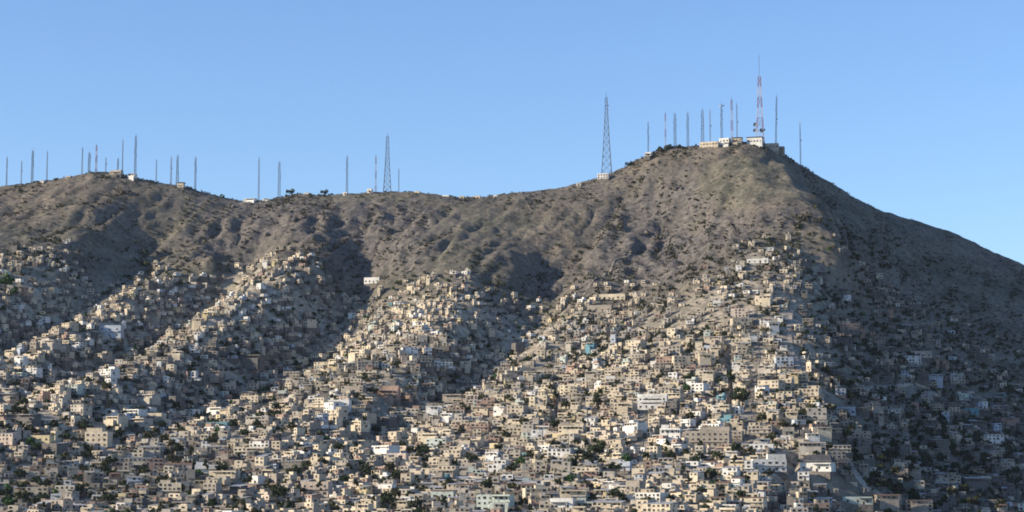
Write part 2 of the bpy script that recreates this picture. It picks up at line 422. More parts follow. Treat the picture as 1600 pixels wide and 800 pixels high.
# ------------------------------------------------------------------ houses
COLS = ['cream', 'white', 'grey', 'concrete', 'tan', 'brick', 'pink', 'mint', 'blue', 'yellow', 'teal', 'dim']
def house_plan(rnd, w=None, d=None, fl=None, col=None, detail=True, feature=None, winrows=None, weights=None):
    """returns dict part -> list of boxes; list of windows; attributes"""
    w = w or rnd.uniform(5.0, 9.5); d = d or rnd.uniform(4.5, 7.5)
    fl = fl or rnd.choices([1, 2, 3], [0.66, 0.30, 0.04])[0]
    col = col or rnd.choices(COLS,
                             weights or [29, 13, 15, 12, 23, 3, 3, 1.6, 1.6, 2.0, 0.25, 2])[0]
    feature = feature or rnd.choices(['flat', 'metal', 'hut', 'half', 'annex'], [30, 22, 14, 20, 14])[0]
    fh = rnd.uniform(2.4, 2.8)
    P = {'platform': [], 'wall': [], 'roof': []}
    W = []
    drop = 5.0
    P['platform'].append((0, 0, -drop, w + 0.7, d + 0.7, drop, 'stone'))
    hh = fh * fl
    def block(x, y, z, ww, dd, h, c, par=True, rc=None):
        P['wall'].append((x, y, z, ww, dd, h, c))
        rc = rc or rnd.choice(['roof_slab', 'roof_dust', 'roof_dust'])
        P['roof'].append((x, y, z + h, ww - 0.3, dd - 0.3, 0.05, rc))
        if par:
            p, t = rnd.uniform(0.2, 0.6), 0.15
            P['wall'].append((x, y - dd / 2 + t / 2, z + h, ww, t, p, c)); P['wall'].append((x, y + dd / 2 - t / 2, z + h, ww, t, p, c))
            P['wall'].append((x - ww / 2 + t / 2, y, z + h, t, dd - 2 * t, p, c)); P['wall'].append((x + ww / 2 - t / 2, y, z + h, t, dd - 2 * t, p, c))
    def wins(x, y, z, ww, dd, h, dens=1.0):
        nf = max(1, int(round(h / fh)))
        n = max(1, int(ww / 2.9))
        for f in range(nf):
            for i in range(n):
                if rnd.random() < 0.75 * dens:
                    W.append((x - ww / 2 + ww * (i + 0.5) / n, y - dd / 2, z + f * fh + 0.95, 'f'))
            if rnd.random() < 0.6: W.append((x - ww / 2, y + rnd.uniform(-.25, .25) * dd, z + f * fh + 0.95, 'l'))
            if rnd.random() < 0.4: W.append((x + ww / 2, y + rnd.uniform(-.25, .25) * dd, z + f * fh + 0.95, 'r'))
    if feature == 'metal':
        P['wall'].append((0, 0, 0, w, d, hh, col))
        P['roof'].append((0, 0, hh, w + 0.7, d + 0.8, 0.12, rnd.choice(['roof_metal', 'roof_metal', 'roof_rust', 'roof_dust']), rnd.uniform(0.4, 1.1)))
        # gable fill under the sloping sheet
        P['wall'].append((0, d / 2 - 0.1, hh, w, 0.15, 0.5, col))
        wins(0, 0, 0, w, d, hh)
    elif feature == 'hut':
        block(0, 0, 0, w, d, hh, col)
        hw = w * rnd.uniform(.3, .5); sx = rnd.choice([-1, 1])
        P['stair_hut'] = [(sx * (w - hw) / 2 * 0.9, d * 0.2, hh, hw, d * 0.5, 2.3, col), (sx * (w - hw) / 2 * 0.9, d * 0.2, hh + 2.3, hw + .4, d * 0.5 + .4, 0.12, 'roof_slab')]
        wins(0, 0, 0, w, d, hh)
    elif feature == 'half':
        block(0, 0, 0, w, d, hh, col)
        c2 = rnd.choice(['brick', 'concrete', col, 'tan', 'grey'])
        hw = w * rnd.uniform(.45, .7); sx = rnd.choice([-1, 1])
        x2, y2, d2 = sx * (w - hw) / 2 * 0.97, d * 0.12, d * 0.72
        P['upper_floor'] = [(x2, y2, hh, hw, d2, fh, c2), (x2, y2, hh + fh, hw + 0.4, d2 + 0.4, 0.14, 'roof_slab')]
        P['rebar_post'] = [(-sx * (w / 2 - .3), -d / 2 + .3, hh, .22, .22, 1.3, 'concrete'), (-sx * (w / 2 - .3), d / 2 - .3, hh, .22, .22, 1.3, 'concrete'),
                           (-sx * 0.1, -d / 2 + .3, hh, .22, .22, 1.3, 'concrete')]
        wins(0, 0, 0, w, d, hh); wins(x2, y2, hh, hw, d2, fh)
    elif feature == 'annex':
        aw = w * rnd.uniform(.35, .55); sx = rnd.choice([-1, 1])
        block(0, 0, 0, w - aw, d, hh, col)
        xa = sx * (w / 2)
        P['annex'] = [(xa, -0.1, 0, aw, d * .8, 2.4, rnd.choice([col, 'concrete', 'tan', 'brick'])), (xa, -0.1, 2.4, aw + .4, d * .8 + .5, .1, rnd.choice(['roof_metal', 'roof_rust', 'roof_dust']), 0.25)]
        P['platform'].append((xa, -0.1, -drop, aw + .6, d * .8 + .4, drop - .02, 'stone'))
        wins(0, 0, 0, w - aw, d, hh)
    else:
        block(0, 0, 0, w, d, hh, col)
        wins(0, 0, 0, w, d, hh)
    if fl > 1 and rnd.random() < 0.45:
        P['balcony'] = [(0, -d / 2 - .5, fh - .1, w * .8, 1.0, .15, 'roof_slab'), (0, -d / 2 - .95, fh + .05, w * .8, .08, .8, col)]
    if rnd.random() < 0.42 and feature != 'annex':
        pw = w * rnd.uniform(.45, .95); sx = rnd.choice((-1, 0, 1)) * (w - pw) / 2; pd = rnd.uniform(1.6, 2.8); pz = fh * (fl - 1)
        P['porch'] = [(sx, -d / 2 - pd / 2, pz + 2.2, pw, pd, .14, rnd.choice(['roof_slab', 'roof_metal', 'roof_dust'])),
                      (sx - pw / 2 + .12, -d / 2 - pd + .12, pz, .24, .24, 2.2, col), (sx + pw / 2 - .12, -d / 2 - pd + .12, pz, .24, .24, 2.2, col)]
        P['platform'].append((sx, -d / 2 - pd / 2, -drop, pw, pd, drop + (pz if pz else 0) - .01, 'stone' if not pz else col))
    tank = None
    if feature in ('flat', 'hut', 'half') and rnd.random() < 0.4:
        tank = (rnd.uniform(-.3, .3) * w, -d * .22, hh + 0.05)
    if winrows:   # regular rows of windows on a large block
        W = []
        for r_ in range(winrows[0]):
            for i in range(winrows[1]):
                W.append((-w / 2 + w * (i + 0.5) / winrows[1], -d / 2, r_ * fh + 0.9, 'f'))
            for i in range(2): W.append((-w / 2, -d / 2 + d * (i + .5) / 2, r_ * fh + .9, 'l'))
    dx = rnd.uniform(-.3, .3) * w * 0.7
    if feature != 'annex' and not winrows: W = [q for q in W if not (q[3] == 'f' and q[2] < 2 and abs(q[0] - dx) < 1.3)]
    door = (dx if feature != 'annex' else 0, -d / 2, 0)
    H_ = hh + (fh if feature == 'half' else 2.3 if feature == 'hut' else 0.5)
    return dict(P=P, W=W, door=door, tank=tank, w=w, d=d, fl=fl, col=col, feature=feature, h=H_)

WBOX = {'f': [(0, -.05, -.1, 1.6, .10, 1.4, 'frame'), (0, -.09, 0, 1.42, .06, 1.2, 'pane'), (0, -.12, -.20, 1.8, .22, .10, 'frame')]}
WBOX['l'] = [(-.05, 0, -.1, .10, 1.6, 1.4, 'frame'), (-.09, 0, 0, .06, 1.42, 1.2, 'pane'), (-.12, 0, -.20, .22, 1.8, .10, 'frame')]
WBOX['r'] = [(.05, 0, -.1, .10, 1.6, 1.4, 'frame'), (.09, 0, 0, .06, 1.42, 1.2, 'pane'), (.12, 0, -.20, .22, 1.8, .10, 'frame')]
DBOX = [(0, -.05, 0, 1.2, .1, 2.15, 'frame'), (0, -.09, 0, 1.0, .06, 2.05, 'door')]
WM = {}
def shared_boxes(key, bx):
    if key not in WM:
        V, Fc, M = boxes_mesh(bx)
        names = sorted(set(b[6] for b in bx), key=lambda q: MI[q]); rm = {MI[q]: i for i, q in enumerate(names)}
        o = add_mesh(key[0], V, Fc, [MATS[q] for q in names], [rm[m] for m in M])
        WM[key] = o.data
        bpy.data.objects.remove(o)
    return WM[key]
def cyl_mesh(r, h, n=12, mat='tank'):
    a = np.arange(n) * 2 * math.pi / n
    V = [(r * math.cos(t), r * math.sin(t), 0) for t in a] + [(r * math.cos(t), r * math.sin(t), h * .85) for t in a] + [(r * .45 * math.cos(t), r * .45 * math.sin(t), h) for t in a]
    Fc = []
    for k_ in range(2):
        for i in range(n): Fc.append((k_ * n + i, k_ * n + (i + 1) % n, (k_ + 1) * n + (i + 1) % n, (k_ + 1) * n + i))
    me = bpy.data.meshes.new('water_tank'); me.from_pydata(V, [], Fc + [tuple(range(2 * n, 3 * n))]); me.materials.append(MATS[mat])
    return me
TANK = cyl_mesh(.6, 1.3)

def house_object(plan, x, y, z, rot, label, group='hillside houses crowded on the lower slope', cat='house', name='house'):
    e = bpy.data.objects.new(name, None); e.empty_display_size = 2
    COL.objects.link(e); e.location = (x, y, z); e.rotation_euler = (0, 0, rot)
    tag(e, label, cat, group)
    for part, bx in plan['P'].items():
        if part == 'rebar_post':
            for b in bx: boxes_obj('rebar_post', [(0, 0, 0) + tuple(b[3:])], e, loc=b[:3])
        elif bx:
            boxes_obj(part, bx, e)
    for q_, (wx, wy, wz, s) in enumerate(plan['W']):
        o_ = link('window', shared_boxes(('window', s), WBOX[s]), e, (wx, wy, wz))
        k_ = .75 + ((q_ * 37 + int(abs(x) * 7)) % 10) / 14; o_.scale = (k_ if s == 'f' else 1, 1 if s == 'f' else k_, .8 + ((q_ * 53 + int(y)) % 10) / 22)
    dx, dy, dz = plan['door']
    link('door', shared_boxes(('door', 'f'), DBOX), e, (dx, dy, dz))
    if plan['tank']: link('water_tank', TANK, e, plan['tank'])
    return e

def house_boxes(plan, far=False):
    out = []
    for part, bx in plan['P'].items(): out += bx
    for (wx, wy, wz, s) in plan['W']:
        for b in (WBOX[s][1:2] if far else WBOX[s][:2]): k_ = .7 + (int(abs(wx * 31 + wz * 17 + plan['w'] * 91)) % 10) / 11; out.append((b[0] + wx, b[1] + wy, b[2] + wz, b[3] * (k_ if s == 'f' else 1), b[4] * (1 if s == 'f' else k_), b[5]) + tuple(b[6:]))
    dx, dy, dz = plan['door']
    out.append((dx, dy - .05, dz, 1.0, .12, 2.0, 'door'))
    return out

# named landmark buildings: px, py of base, width px, height px, depth m, colour, feature, windows (rows, columns), label, category, anchor phrase, yaw
LM = [
    (1021, 642, 46, 24, 9, 'white', 'flat', (2, 5), 'bright white house with a wide dark open front high on the lit face', 'house', 'the open-fronted white house', 0.12, 'open'),
    (1049, 697, 32, 32, 8, 'white', 'hut', (3, 4), 'narrow pale three-storey block with rows of small windows left of the long grey block', 'apartment block', 'the pale windowed block', 0.1, ''),
    (1108, 700, 70, 32, 11, 'concrete', 'half', (3, 8), 'long grey three-storey block with even window rows, widest building on the lit face', 'apartment block', 'the long grey block', 0.05, ''),
    (1203, 740, 52, 28, 11, 'white', 'half', (2, 5), 'bright white building with a stepped front at the foot of the lit spur', 'building', 'the stepped white building', 0.35, ''),
    (1280, 742, 50, 30, 11, 'white', 'gable', (1, 4), 'pale house under a broad dark sloping roof at the edge of the shaded ravine', 'house', 'the dark-roofed house', -0.1, 'dark'),
    (1316, 650, 42, 15, 8, 'blue', 'flat', (1, 5), 'long low pale blue building standing just inside the shade right of the spur', 'building', 'the low pale blue building', 0.0, ''),
    (152, 700, 38, 30, 9, 'cream', 'half', (3, 4), 'tall pale stepped block beside trees in the lower left town', 'apartment block', 'the stepped pale block', 0.1, ''),
    (64, 702, 32, 20, 8, 'yellow', 'flat', (2, 3), 'sandy yellow two-storey house near the left edge below the pale road', 'house', 'the sandy yellow house', 0.1, ''),
    (494, 778, 44, 22, 9, 'pink', 'flat', (2, 4), 'dusty pink broad house near the bottom edge left of centre', 'house', 'the broad pink house', 0.1, ''),
    (774, 800, 54, 26, 10, 'mint', 'flat', (3, 6), 'pale mint block with a long flat roof at the bottom edge of the photo', 'apartment block', 'the big mint block', 0.05, ''),
    (693, 782, 36, 16, 8, 'mint', 'metal', (1, 3), 'low mint green house with a pale metal roof left of the big mint block', 'house', 'the low mint house', 0.1, ''),
    (604, 628, 40, 22, 8, 'brick', 'half', (2, 4), 'red brick house with part-built upper floor in the middle of the slope', 'house', 'the red brick house', 0.1, ''),
    (582, 447, 26, 9, 6, 'white', 'flat', (1, 4), 'small white building alone on the bare slope above the town', 'building', 'the lone white building', 0.0, ''),
    (957, 470, 44, 9, 7, 'cream', 'flat', (1, 6), 'long low cream building at the top of the central houses', 'building', 'the long cream building', 0.02, ''),
    (938, 490, 40, 13, 7, 'concrete', 'flat', (1, 4), 'long bare concrete building just below the long cream building', 'building', 'the upper concrete building', 0.02, ''),
    (172, 530, 36, 24, 9, 'blue', 'flat', (2, 3), 'blue grey block in the shaded hollow of the left slope', 'apartment block', 'the blue grey block', 0.2, ''),
    (1185, 413, 34, 7, 6, 'white', 'flat', (1, 4), 'long white shed second from the top of the lit spur', 'building', 'the lower white shed', 0.05, ''),
    (1198, 393, 24, 6, 6, 'white', 'metal', (1, 3), 'topmost white shed standing highest on the lit spur', 'building', 'the topmost white shed', 0.05, ''),
    (530, 646, 34, 18, 8, 'white', 'flat', (2, 3), 'bright white two-storey house below the left of the red brick house', 'house', 'the bright white house', 0.15, ''),
    (622, 724, 32, 16, 8, 'pink', 'flat', (1, 2), 'pale pink house with two dark openings, centre of the lower town', 'house', 'the two-eyed pink house', 0.0, 'eyes'),
    (243, 660, 26, 14, 8, 'cream', 'flat', (1, 3), 'square cream house above the trees in the lower left town', 'house', 'the square cream house', 0.0, ''),
    (1518, 650, 22, 12, 7, 'teal', 'flat', (1, 2), 'teal house in the middle of the shaded right slope', 'house', 'the shaded teal house', 0.2, ''),
    (880, 800, 36, 20, 9, 'white', 'flat', (1, 2), 'white house with a dark blue front at the bottom edge right of the mint block', 'house', 'the blue-fronted white house', 0.1, ''),
    (1340, 790, 46, 12, 8, 'mint', 'flat', (1, 3), 'low pale building at the shaded foot of the ravine', 'building', 'the pale ravine building', 0.0, ''),
    (1440, 560, 34, 10, 7, 'pink', 'flat', (1, 4), 'dusty pink long house in the shade of the upper right slope', 'house', 'the shaded pink house', -0.2, ''),
]
occupied = [(q[0], q[1], 2.5) for q in LANE_PTS]
anchors = []
labels_used = {}
lm_objs = []
for (px, py, wp, hp, dm, col, feat, wr, lab, cat, phrase, yaw, extra) in LM:
    g = ray_ground(px, py)
    if g is None: g = (*at(px, py, 1200)[:2], 30)
    x, y, z = g
    sc_ = y / F
    w, h = wp * sc_, hp * sc_
    y += dm / 2
    rnd = random.Random(px)
    rows = wr[0]
    fl = rows
    f2 = 'flat' if feat == 'gable' else feat
    plan = house_plan(rnd, w, dm, max(1, rows), col, feature=f2, winrows=wr)
    tot = plan['h'] if f2 != 'flat' else plan['fl'] * 2.75
    scz = max(0.7, min(2.2, h / tot))
    for part in plan['P']:
        if part != 'platform': plan['P'][part] = [b[:2] + (b[2] * scz,) + b[3:5] + (b[5] * scz,) + b[6:] for b in plan['P'][part]]
    plan['W'] = [(a, b, c * scz, s) for a, b, c, s in plan['W']]
    if plan['tank']: plan['tank'] = (plan['tank'][0], plan['tank'][1], plan['tank'][2] * scz)
    floor = z + 0.4
    ob = house_object(plan, x, y, floor, yaw - (.34 if px < 1290 else 0), lab, None, cat, 'building' if cat != 'house' else 'house')
    if extra == 'dark':
        hh = plan['P']['roof'][0][2]
        V = [(-w / 2 - 1, -dm / 2 - 1.2, hh + .4), (w / 2 + 1, -dm / 2 - 1.2, hh + .4), (w * .36, 2, hh + 5.2), (-w * .36, 2, hh + 5.2), (-w / 2 - 1, dm / 2 + 1, hh + .4), (w / 2 + 1, dm / 2 + 1, hh + .4)]
        me = bpy.data.meshes.new('pitched_roof'); me.from_pydata(V, [], [(0, 1, 2, 3), (3, 2, 5, 4), (0, 3, 4), (1, 5, 2), (0, 4, 5, 1)]); me.materials.append(MATS['roof_dark'])
        link('pitched_roof', me, ob)
    if extra == 'open':
        hh = h
        boxes_obj('opening', [(0, -dm / 2 - .04, h * .42, w * .62, .1, h * .30, 'pane')], ob)
        boxes_obj('parapet', [(0, -dm / 2 - .1, h * .86, w * 1.02, .3, h * .16, 'white')], ob)
    if extra == 'eyes':
        for s in (-1, 1): boxes_obj('opening', [(s * w * .22, -dm / 2 - .06, h * .3, w * .2, .1, h * .4, 'pane')], ob)
    occupied.append((x, y, max(w, dm) / 2 + 2.5))
    anchors.append((px, py, phrase))

# hilltop and ridge-line buildings (px, py base, w px, h px, colour, label, depth)
TOP = [
    (1109, 234, 30, 11, 'cream', 'long cream wall-sided building on the summit left of the white cube', 9),
    (1133, 231, 16, 14, 'white', 'bright white cube building on the summit near the antenna row', 9),
    (1152, 227, 15, 10, 'tan', 'small tan hut with a dark flat roof on the summit between two white buildings', 8),
    (1180, 234, 24, 18, 'white', 'white building with a dark roof under the tallest red and white mast', 9),
    (1207, 242, 20, 17, 'grey', 'grey shaded building right of the tallest mast on the summit', 9),
    (1220, 244, 11, 14, 'concrete', 'dark end tower of the summit compound at the start of the right slope', 7),
    (943, 280, 18, 8, 'white', 'low white hut at the foot of the big lattice tower', 6),
    (391, 318, 20, 7, 'white', 'left one of two low white huts in the ridge saddle', 6),
    (417, 318, 12, 7, 'white', 'right one of two low white huts in the ridge saddle', 6),
    (207, 279, 12, 7, 'white', 'white hut under the tallest mast of the left hilltop', 6),
    (182, 273, 20, 6, 'grey', 'long grey hut left of the white hut on the left hilltop', 6),
    (283, 293, 10, 6, 'cream', 'cream hut beside the pair of dark masts on the left ridge', 5),
    (540, 306, 7, 5, 'white', 'tiny white hut at the foot of the lone mast in mid ridge', 4),
    (578, 302, 8, 6, 'white', 'small white hut left of the red and white mast in mid ridge', 4),
    (697, 311, 12, 5, 'white', 'small white hut on the dip of the ridge right of mid photo', 5),
    (1013, 244, 10, 5, 'white', 'small white hut among bushes left of the summit', 5),
    (480, 307, 9, 5, 'grey', 'small grey hut between two low trees on the mid ridge', 4),
    (652, 305, 8, 5, 'cream', 'tiny cream hut right of the wide-legged tower on the ridge', 4),
    (722, 312, 8, 5, 'tan', 'tiny tan hut first right of the white ridge hut in the dip', 4),
    (745, 312, 12, 5, 'pink', 'low pinkish hut in the ridge dip right of the tiny tan hut', 4),
    (775, 311, 7, 5, 'white', 'tiny white hut at the right end of the ridge dip', 4),
    (905, 291, 8, 4, 'grey', 'tiny grey hut on the ridge left of the big lattice tower', 4),
    (66, 290, 8, 6, 'cream', 'small cream hut between two masts on the far left ridge', 4),
    (108, 281, 8, 5, 'grey', 'small grey hut left of the rounded left hilltop masts', 4),
]
def ridge_y(px): return np.interp(px, [p[0] for p in RIDGE], [p[2] for p in RIDGE])
for (px, py, wp, hp, col, lab, dm) in TOP:
    Y = float(ridge_y(px)) - 12
    x, _, z = at(px, py, Y)
    g = float(H(x, Y))
    w, h = wp * Y / F, hp * Y / F
    rnd = random.Random(px)
    fl = 1 if h < 5 else 2
    plan = house_plan(rnd, w, dm, fl, col, feature='flat', winrows=(fl, max(1, int(w / 3.2))))
    tot = plan['P']['wall'][0][5]
    s_ = max(h, 2.5) / tot
    for part in ('wall', 'roof'): plan['P'][part] = [b[:2] + (b[2] * s_,) + b[3:5] + (b[5] * s_,) + b[6:] for b in plan['P'][part]]
    plan['W'] = [(a, b, c * s_, q) for a, b, c, q in plan['W']]
    plan['tank'] = None
    if lab.find('dark') > 0: plan['P']['roof'] = [(0, 0, h + .5, w + 1.2, dm + 1.2, .8, 'roof_dark')]
    house_object(plan, x, Y, z, 0.1 * rnd.uniform(-1, 1) - .3, lab, 'huts and station buildings on the ridge', 'building', 'station_building')

# dirt roads, terraces and paths draped on the slope
def road(pts, width, name='dirt_path', lift=0.6):
    P = []
    for px, py in pts:
        g = ray_ground(px, py)
        if g: P.append(g[:2])
    P = np.array(P)
    Q = []
    for a, b in zip(P[:-1], P[1:]):
        n_ = max(1, int(np.hypot(*(b - a)) / 5))
        for i in range(n_): Q.append(a + (b - a) * i / n_)
    Q.append(P[-1]); Q = np.array(Q)
    T = np.gradient(Q, axis=0); T /= np.linalg.norm(T, axis=1)[:, None] + 1e-9
    Nn = np.stack([-T[:, 1], T[:, 0]], 1)
    offs = np.linspace(-width / 2, width / 2, 5)
    V, Fc = [], []
    for i, q in enumerate(Q):
        zc = float(H(q[0], q[1])) + lift
        wob = 1 + 0.5 * float(vnoise(q[0] / 12, q[1] / 12))
        for o in offs:
            p = q + Nn[i] * o * wob
            zt = max(float(H(p[0], p[1])) + 0.12, 0.6 * zc + 0.4 * (float(H(p[0], p[1])) + 0.3))
            V.append((p[0], p[1], zt))
        V.append((*(q + Nn[i] * offs[-1] * wob * 1.05), zc - 4)); V.append((*(q + Nn[i] * offs[0] * wob * 1.05), zc - 4))
    for i in range(len(Q) - 1):
        a, b = i * 7, (i + 1) * 7
        for k_ in range(4): Fc.append((a + k_, b + k_, b + k_ + 1, a + k_ + 1))
        Fc.append((a + 4, b + 4, b + 5, a + 5)); Fc.append((a + 6, b + 6, b, a))
    o = add_mesh(name, V, Fc, [MATS['dirt' if width > 3 else 'trail']])
    o['kind'] = 'structure'
    for q in Q[::2]: occupied.append((q[0], q[1], width / 2 + 2.0))
    return o
road([(0, 634), (60, 634), (115, 637)], 7, 'dirt_road')
road([(0, 662), (50, 660), (95, 656), (60, 648)], 7, 'dirt_road')
road([(240, 797), (330, 794), (420, 790)], 9, 'dirt_road')
road([(625, 432), (650, 412), (690, 398)], 2, lift=.3)
road([(805, 560), (850, 515), (900, 470), (960, 410), (985, 400)], 2.2, lift=.3)
road([(1240, 470), (1232, 520), (1255, 600)], 4)
for pts in ([(985, 760), (1000, 700), (1010, 660), (1000, 600), (1030, 540)], [(745, 740), (760, 690), (770, 640)], [(1175, 700), (1170, 640), (1185, 560), (1180, 480)],
            [(560, 700), (590, 640), (620, 590), (660, 540)], [(330, 730), (370, 680), (420, 630)], [(1420, 700), (1410, 640), (1430, 600)]):
    road(pts, 2.6, 'stair_path', lift=.5)
for pts in ([(850, 665), (920, 655), (1000, 662)], [(420, 690), (520, 682), (600, 690)], [(1120, 550), (1180, 545), (1235, 552)], [(120, 590), (180, 575), (230, 560)], [(640, 700), (720, 690), (800, 700)],
            [(1350, 610), (1430, 600), (1520, 612)], [(470, 560), (540, 552), (600, 556)]):
    road(pts, 3.6, 'terrace_road', lift=.9)
road([(1290, 700), (1350, 760), (1440, 800)], 6, 'dirt_road')
road([(1085, 300), (1120, 280), (1175, 262)], 2, lift=.3)
road([(1400, 520), (1440, 545), (1470, 565)], 3)

# town cells: jittered rows following the slope
cand = []
dxp, dyp = 9.2, 8.4
for j, yy in enumerate(np.arange(1130, 2160, dyp)):
    for i, xx in enumerate(np.arange(-640, 660, dxp)):
        x = xx + (j % 2) * dxp / 2 + random.uniform(-1.7, 1.7)
        y = yy + random.uniform(-1.5, 1.5) + 14 * float(0)
        cand.append((x, y))
cand = np.array(cand)
cand0 = cand.copy()
cand[:, 0] += 14 * vnoise(cand0[:, 0] / 70, cand0[:, 1] / 45, 41) 
cand[:, 1] += 22 * vnoise(cand0[:, 0] / 55, cand0[:, 1] / 90, 42)
cz_ = H(cand[:, 0], cand[:, 1])
cpx, cpy, _ = project(cand[:, 0], cand[:, 1], cz_)
ctd = town_depth(cpx, cpy)
green = vnoise(cand[:, 0] / 45, cand[:, 1] / 45, 21) + 0.5 * vnoise(cand[:, 0] / 16, cand[:, 1] / 16, 22)
orient = vnoise(cand[:, 0] / 110, cand[:, 1] / 110, 23) * 1.3 + vnoise(cand[:, 0] / 30, cand[:, 1] / 30, 24) * 0.5
TREE_ZONES = [(0, 70, 735, 800, .5), (90, 180, 745, 790, .35), (370, 480, 740, 800, .25), (150, 270, 640, 700, .35), (1320, 1600, 640, 800, .35),
               (1250, 1600, 400, 640, .40), (560, 620, 730, 760, .3), (0, 60, 420, 460, .6), (920, 960, 690, 720, .5), (740, 900, 480, 580, .25), (0, 330, 600, 800, .18), (330, 520, 560, 700, .15)]
houses, trees, bigs = [], [], []
BIG = {}
occ = np.array(occupied)
for k_ in range(len(cand)):
    x, y = cand[k_]; px, py = cpx[k_], cpy[k_]; t = ctd[k_]
    if px < -60 or px > 1660 or py > 850 or t < -18: continue
    if (np.hypot(occ[:, 0] - x, occ[:, 1] - y) < occ[:, 2] + 2).any(): continue
    p = np.interp(t, [-18, 0, 40, 120, 200], [0.06, .50, .80, .93, .96])
    if 1000 < px < 1235 and t < 90: p *= 0.62
    if px > 1250: p *= 0.86
    
    if 745 < px < 880 and t < 90: p *= 0.5
    gt = green[k_] * 0.9 + 0.02
    ptree = 0.22 + np.clip(gt, 0, .5) * 1.0
    for (a, b, c, d, q) in TREE_ZONES:
        if a < px < b and c < py < d: ptree += q * .85; p *= (1 - q * .8)
    r = random.random()
    if random.random() < ptree * 0.8:
        trees.append((x + random.uniform(-1, 1), y, px, py))
        if random.random() < 0.7: continue
    if bigs and any(abs(x - q[0]) < q[2] and abs(y - q[1]) < 7.8 for q in bigs[-60:]): continue
    if r < p:
        if t > 90 and random.random() < .05:
            bw = random.uniform(13, 19); x += bw / 2 - 4
            bigs.append((x, y, bw / 2 + 4)); BIG[len(houses)] = bw
        houses.append((x, y, px, py, orient[k_]))
print('houses', len(houses), 'trees', len(trees))

# plan each house, then see which show largest
plans = []
for i, (x, y, px, py, o) in enumerate(houses):
    rnd = random.Random(i * 31 + 5)
    big = rnd.random()
    w = rnd.uniform(5.4, 10.0)
    d = rnd.uniform(5.0, 7.8)
    if big < .14: w, d = rnd.uniform(3.4, 5.2), rnd.uniform(3.4, 5)
    if town_depth(px, py) < 110: w *= .78; d *= .8
    top_t = town_depth(px, py)
    fl = None if top_t > 60 else rnd.choices([1, 2], [.85, .15])[0]
    if big < .14: fl = 1
    if i in BIG: w, d, fl = BIG[i], rnd.uniform(8, 11), rnd.choice([2, 2, 3, 3])
    wts = None
    if px > np.interp(py, [380, 410, 480, 560, 640, 700, 760], [1300, 1250, 1245, 1270, 1300, 1310, 1262]) + rnd.uniform(-8, 8): wts = [4, 4, 12, 22, 6, 5, 1, 1, 4, 0, 1, 46]  # right of the crest: shade put into darker wall colours
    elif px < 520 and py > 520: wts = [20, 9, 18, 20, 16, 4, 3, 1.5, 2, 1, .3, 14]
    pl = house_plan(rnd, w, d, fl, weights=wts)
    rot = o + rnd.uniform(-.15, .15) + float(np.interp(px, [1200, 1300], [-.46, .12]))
    cs, sn = math.cos(rot), math.sin(rot)
    hs = []
    for sx in (-.5, .5):
        for sy in (-.5, .5):
            hs.append(float(H(x + cs * sx * w - sn * sy * d, y + sn * sx * w + cs * sy * d)))
    z = 0.5 * (sum(hs) / 4) + 0.5 * max(hs)
    plans.append((pl, x, y, z, rot, px, py))
cover = np.zeros((200, 400), bool)
order = sorted(range(len(plans)), key=lambda i: plans[i][2])
vis = np.zeros(len(plans))
for i in order:
    pl, x, y, z, rot, px, py = plans[i]
    u0, v0, d0 = project(x, y - pl['d'] / 2, z)
    s = F / d0
    a, b = int((u0 - pl['w'] / 2 * s) / 4), int((u0 + pl['w'] / 2 * s) / 4) + 1
    c, d = int((v0 - pl['h'] * s) / 4), int(v0 / 4) + 1
    a, b, c, d = max(a, 0), min(b, 400), max(c, 0), min(d, 200)
    if a >= b or c >= d: continue
    vis[i] = (~cover[c:d, a:b]).sum()
    cover[c:d, a:b] = True
NIND = 300 - 20
ind = set(sorted(range(len(plans)), key=lambda i: -vis[i])[:NIND])
FEAT = {'flat': 'flat roof', 'metal': 'sloping sheet roof', 'hut': 'rooftop hut', 'half': 'part-built upper floor', 'annex': 'low side annex'}
FLW = {1: 'one-storey', 2: 'two-storey', 3: 'three-storey'}
RANK = ['nearest', 'second nearest', 'third nearest', 'fourth nearest', 'fifth nearest', 'sixth nearest', 'seventh nearest', 'eighth nearest'] + [q + ' nearest' for q in 'ninth tenth eleventh twelfth thirteenth fourteenth fifteenth sixteenth seventeenth eighteenth nineteenth twentieth twenty-first twenty-second twenty-third twenty-fourth twenty-fifth twenty-sixth'.split()]
def near_anchor(px, py):
    best = min(anchors, key=lambda a: (a[0] - px) ** 2 + (1.5 * (a[1] - py)) ** 2)
    dx, dy = px - best[0], py - best[1]
    w_ = ('right of' if dx > 0 else 'left of') if abs(dx) > abs(dy) * 1.3 else ('below' if dy > 0 else 'above')
    return best, w_, math.hypot(dx, dy)
buckets = {}
for i in ind:
    pl, x, y, z, rot, px, py = plans[i]
    a, w_, dist = near_anchor(px, py)
    key = (PAL[pl['col']][0], FLW[pl['fl']], FEAT[pl['feature']], w_, a[2])
    buckets.setdefault(key, []).append((dist, i))
hl = {}
for key, lst in buckets.items():
    lst.sort()
    for n_, (dist, i) in enumerate(lst):
        c, f, ft, w_, ph = key
        if len(lst) == 1: hl[i] = f'{c} {f} house with {ft}, {w_} {ph}'
        else: hl[i] = f'{c} {f} house with {ft}, {RANK[min(n_, 25)]} {w_} {ph}'
for i in sorted(ind):
    pl, x, y, z, rot, px, py = plans[i]
    house_object(pl, x, y, z, rot, hl[i])
